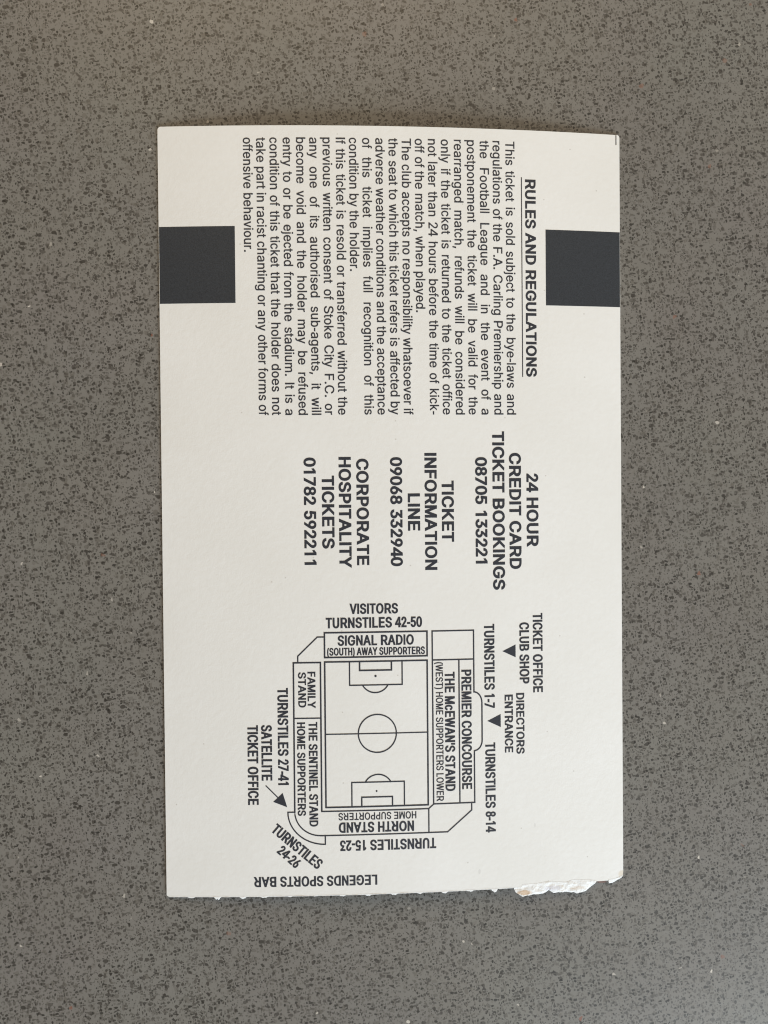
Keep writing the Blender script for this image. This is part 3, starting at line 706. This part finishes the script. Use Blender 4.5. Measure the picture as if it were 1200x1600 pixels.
printed_square(-39.93, -27.02, 35.79, 48.83)
printed_square(26.48, 39.96, 35.67, 48.80)

blocks = {}
for key, *args in LINES:
    if key.startswith('label:'):
        continue
    pr = blocks.setdefault(key, Print())
    write(pr, *args)

heading = blocks['heading'].make('rules_heading', ticket)
u = Print(); u.stroke([(22.25, 57.6), (22.25, 23.3)], .17); u.make('underline', heading)
for i in range(3):
    blocks['rules%d' % i].make('rules_paragraph', ticket)
for i in range(3):
    c = blocks['contact%d' % i].make('contact_heading', ticket)
    blocks['num%d' % i].make('phone_number', c)

# stadium plan
def arc_pts(cx, cy, rx, ry, a0, a1, n):
    return [(cx + rx * math.cos(math.radians(a0 + (a1 - a0) * i / n)), cy + ry * math.sin(math.radians(a0 + (a1 - a0) * i / n))) for i in range(n + 1)]

HV, MD, TH = .28, .235, .21
plan = bpy.data.objects.new('stadium_plan', None)
plan.empty_display_size = 0.01
COL.objects.link(plan)
plan.parent = ticket
for pts in ([(-12.49, -21.3), (-13.7, -21.3), (-17.06, -24.55), (-17.06, -25.65)],
            [(5.22, -55.43), (8.48, -55.43), (12.72, -51.8), (12.72, -50.6)]):
    pl = Print(); pl.stroke(pts, MD); pl.make('corner_line', plan)     # outer corners between two stands

pt = Print()
pt.stroke([(-12.47, -25.6), (5.14, -25.6), (5.14, -50.61), (-12.47, -50.61)], HV, True)
pt.stroke([(-12.47, -38.03), (5.14, -38.03)], TH)
pt.stroke(arc_pts(-3.55, -38.03, 3.27, 3.27, 0, 360, 48)[:-1], MD, True)
pt.stroke([(-8.23, -25.6), (-8.23, -29.67), (.8, -29.67), (.8, -25.6)], MD)
pt.stroke([(-6.5, -25.6), (-6.5, -27.14), (-1.03, -27.14), (-1.03, -25.6)], HV)
pt.disc(-3.78, -28.14, .2)
a = math.degrees(math.acos(2.18 / 2.51))
pt.stroke(arc_pts(-3.83, -28.45, 2.5, 2.55, 209, 331, 20), MD)
pt.stroke([(-8.02, -50.61), (-8.02, -46.4), (1.02, -46.4), (1.02, -50.61)], MD)
pt.stroke([(-6.33, -50.61), (-6.33, -48.98), (-1.04, -48.98), (-1.04, -50.61)], HV * .9)
pt.disc(-3.76, -47.97, .16)
pt.stroke(arc_pts(-3.5, -47.6, 2.5, 2.5, 29, 151, 20), MD)
pt.make('pitch', plan)

def stand(name_key, build):
    s = Print(); build(s)
    o = s.make('stand', plan)
    blocks['name:' + name_key].make('stand_name', plan)
    return o

def south(s): s.stroke([(-12.47, -20.59), (5.15, -20.59), (5.15, -24.83), (-12.47, -24.83)], HV, True)
def east(s):
    s.stroke([(-17.82, -51.35), (-17.82, -25.67), (-13.2, -25.67), (-13.2, -51.1)], HV)
    s.stroke([(-17.82, -35.21), (-13.2, -35.21)], MD)
    s.stroke([(-17.82, -51.32)] + arc_pts(-13.4, -51.3, 4.42, 4.14, 180, 270, 14), MD)
    s.stroke([(-17.82, -51.32), (-19.0, -51.32)] + arc_pts(-12.64, -51.35, 6.36, 5.6, 180, 270, 18)[1:] + [(-12.64, -55.44)], MD)
def west(s):
    s.stroke([(6.04, -20.59), (13.26, -20.59), (13.26, -31.3)]
             + arc_pts(13.24, -33.2, 1.4, 1.9, 84, 0, 8) + arc_pts(13.24, -39.7, 1.4, 1.8, 0, -84, 8)
             + [(13.26, -41.55), (13.26, -50.5), (6.08, -50.5)], HV * .9, True)
    s.stroke([(6.06, -25.59), (13.26, -25.59)], HV * .9)
    s.stroke([(10.66, -25.59), (10.66, -50.5)], HV * .9)
def north(s):
    s.stroke([(-13.2, -51.28), (5.22, -51.28), (5.22, -55.43), (-13.4, -55.45)], MD)
    s.stroke([(5.2, -51.29), (6.12, -50.5)], MD)
for k, fn in (('south', south), ('east', east), ('west', west), ('north', north)):
    stand(k, fn)

# labels round the plan: neighbouring lines that read together are one label
labels = [l for l in LINES if l[0].startswith('label:')]
def label(name, *picks):
    pr = Print()
    for p in picks: write(pr, *p[1:])
    return pr.make(name, ticket)
def pick(text, n=0): return [l for l in labels if l[1] == text][n]
label('turnstile_label', pick('VISITORS'), pick('TURNSTILES 42-50'))
for t in ('TURNSTILES 1-7', 'TURNSTILES 8-14', 'TURNSTILES 27-41', 'TURNSTILES 15-23'):
    label('turnstile_label', pick(t))
label('turnstile_label', pick('TURNSTILES'), pick('24-26'))
label('ticket_office_label', pick('TICKET OFFICE'), pick('CLUB SHOP'))
label('ticket_office_label', pick('SATELLITE'), pick('TICKET OFFICE', 1))
label('entrance_label', pick('DIRECTORS'), pick('ENTRANCE'))
label('bar_label', pick('LEGENDS SPORTS BAR'))

for tri in ([(18.32, -24.37), (20.66, -23.26), (20.66, -25.49)], [(15.57, -36.42), (17.94, -35.29), (17.94, -37.57)]):
    t = Print(); t.poly(tri); t.make('direction_arrow', ticket)
t = Print()
t.stroke([(-22.68, -46.74), (-20.5, -48.95)], .2)
t.poly([(-19.1, -50.45), (-19.85, -47.98), (-21.5, -49.5)])
t.make('direction_arrow', ticket)
t = Print(); t.stroke([(39.37, 65.66), (39.37, 64.15)], .17); t.make('crop_mark', ticket)
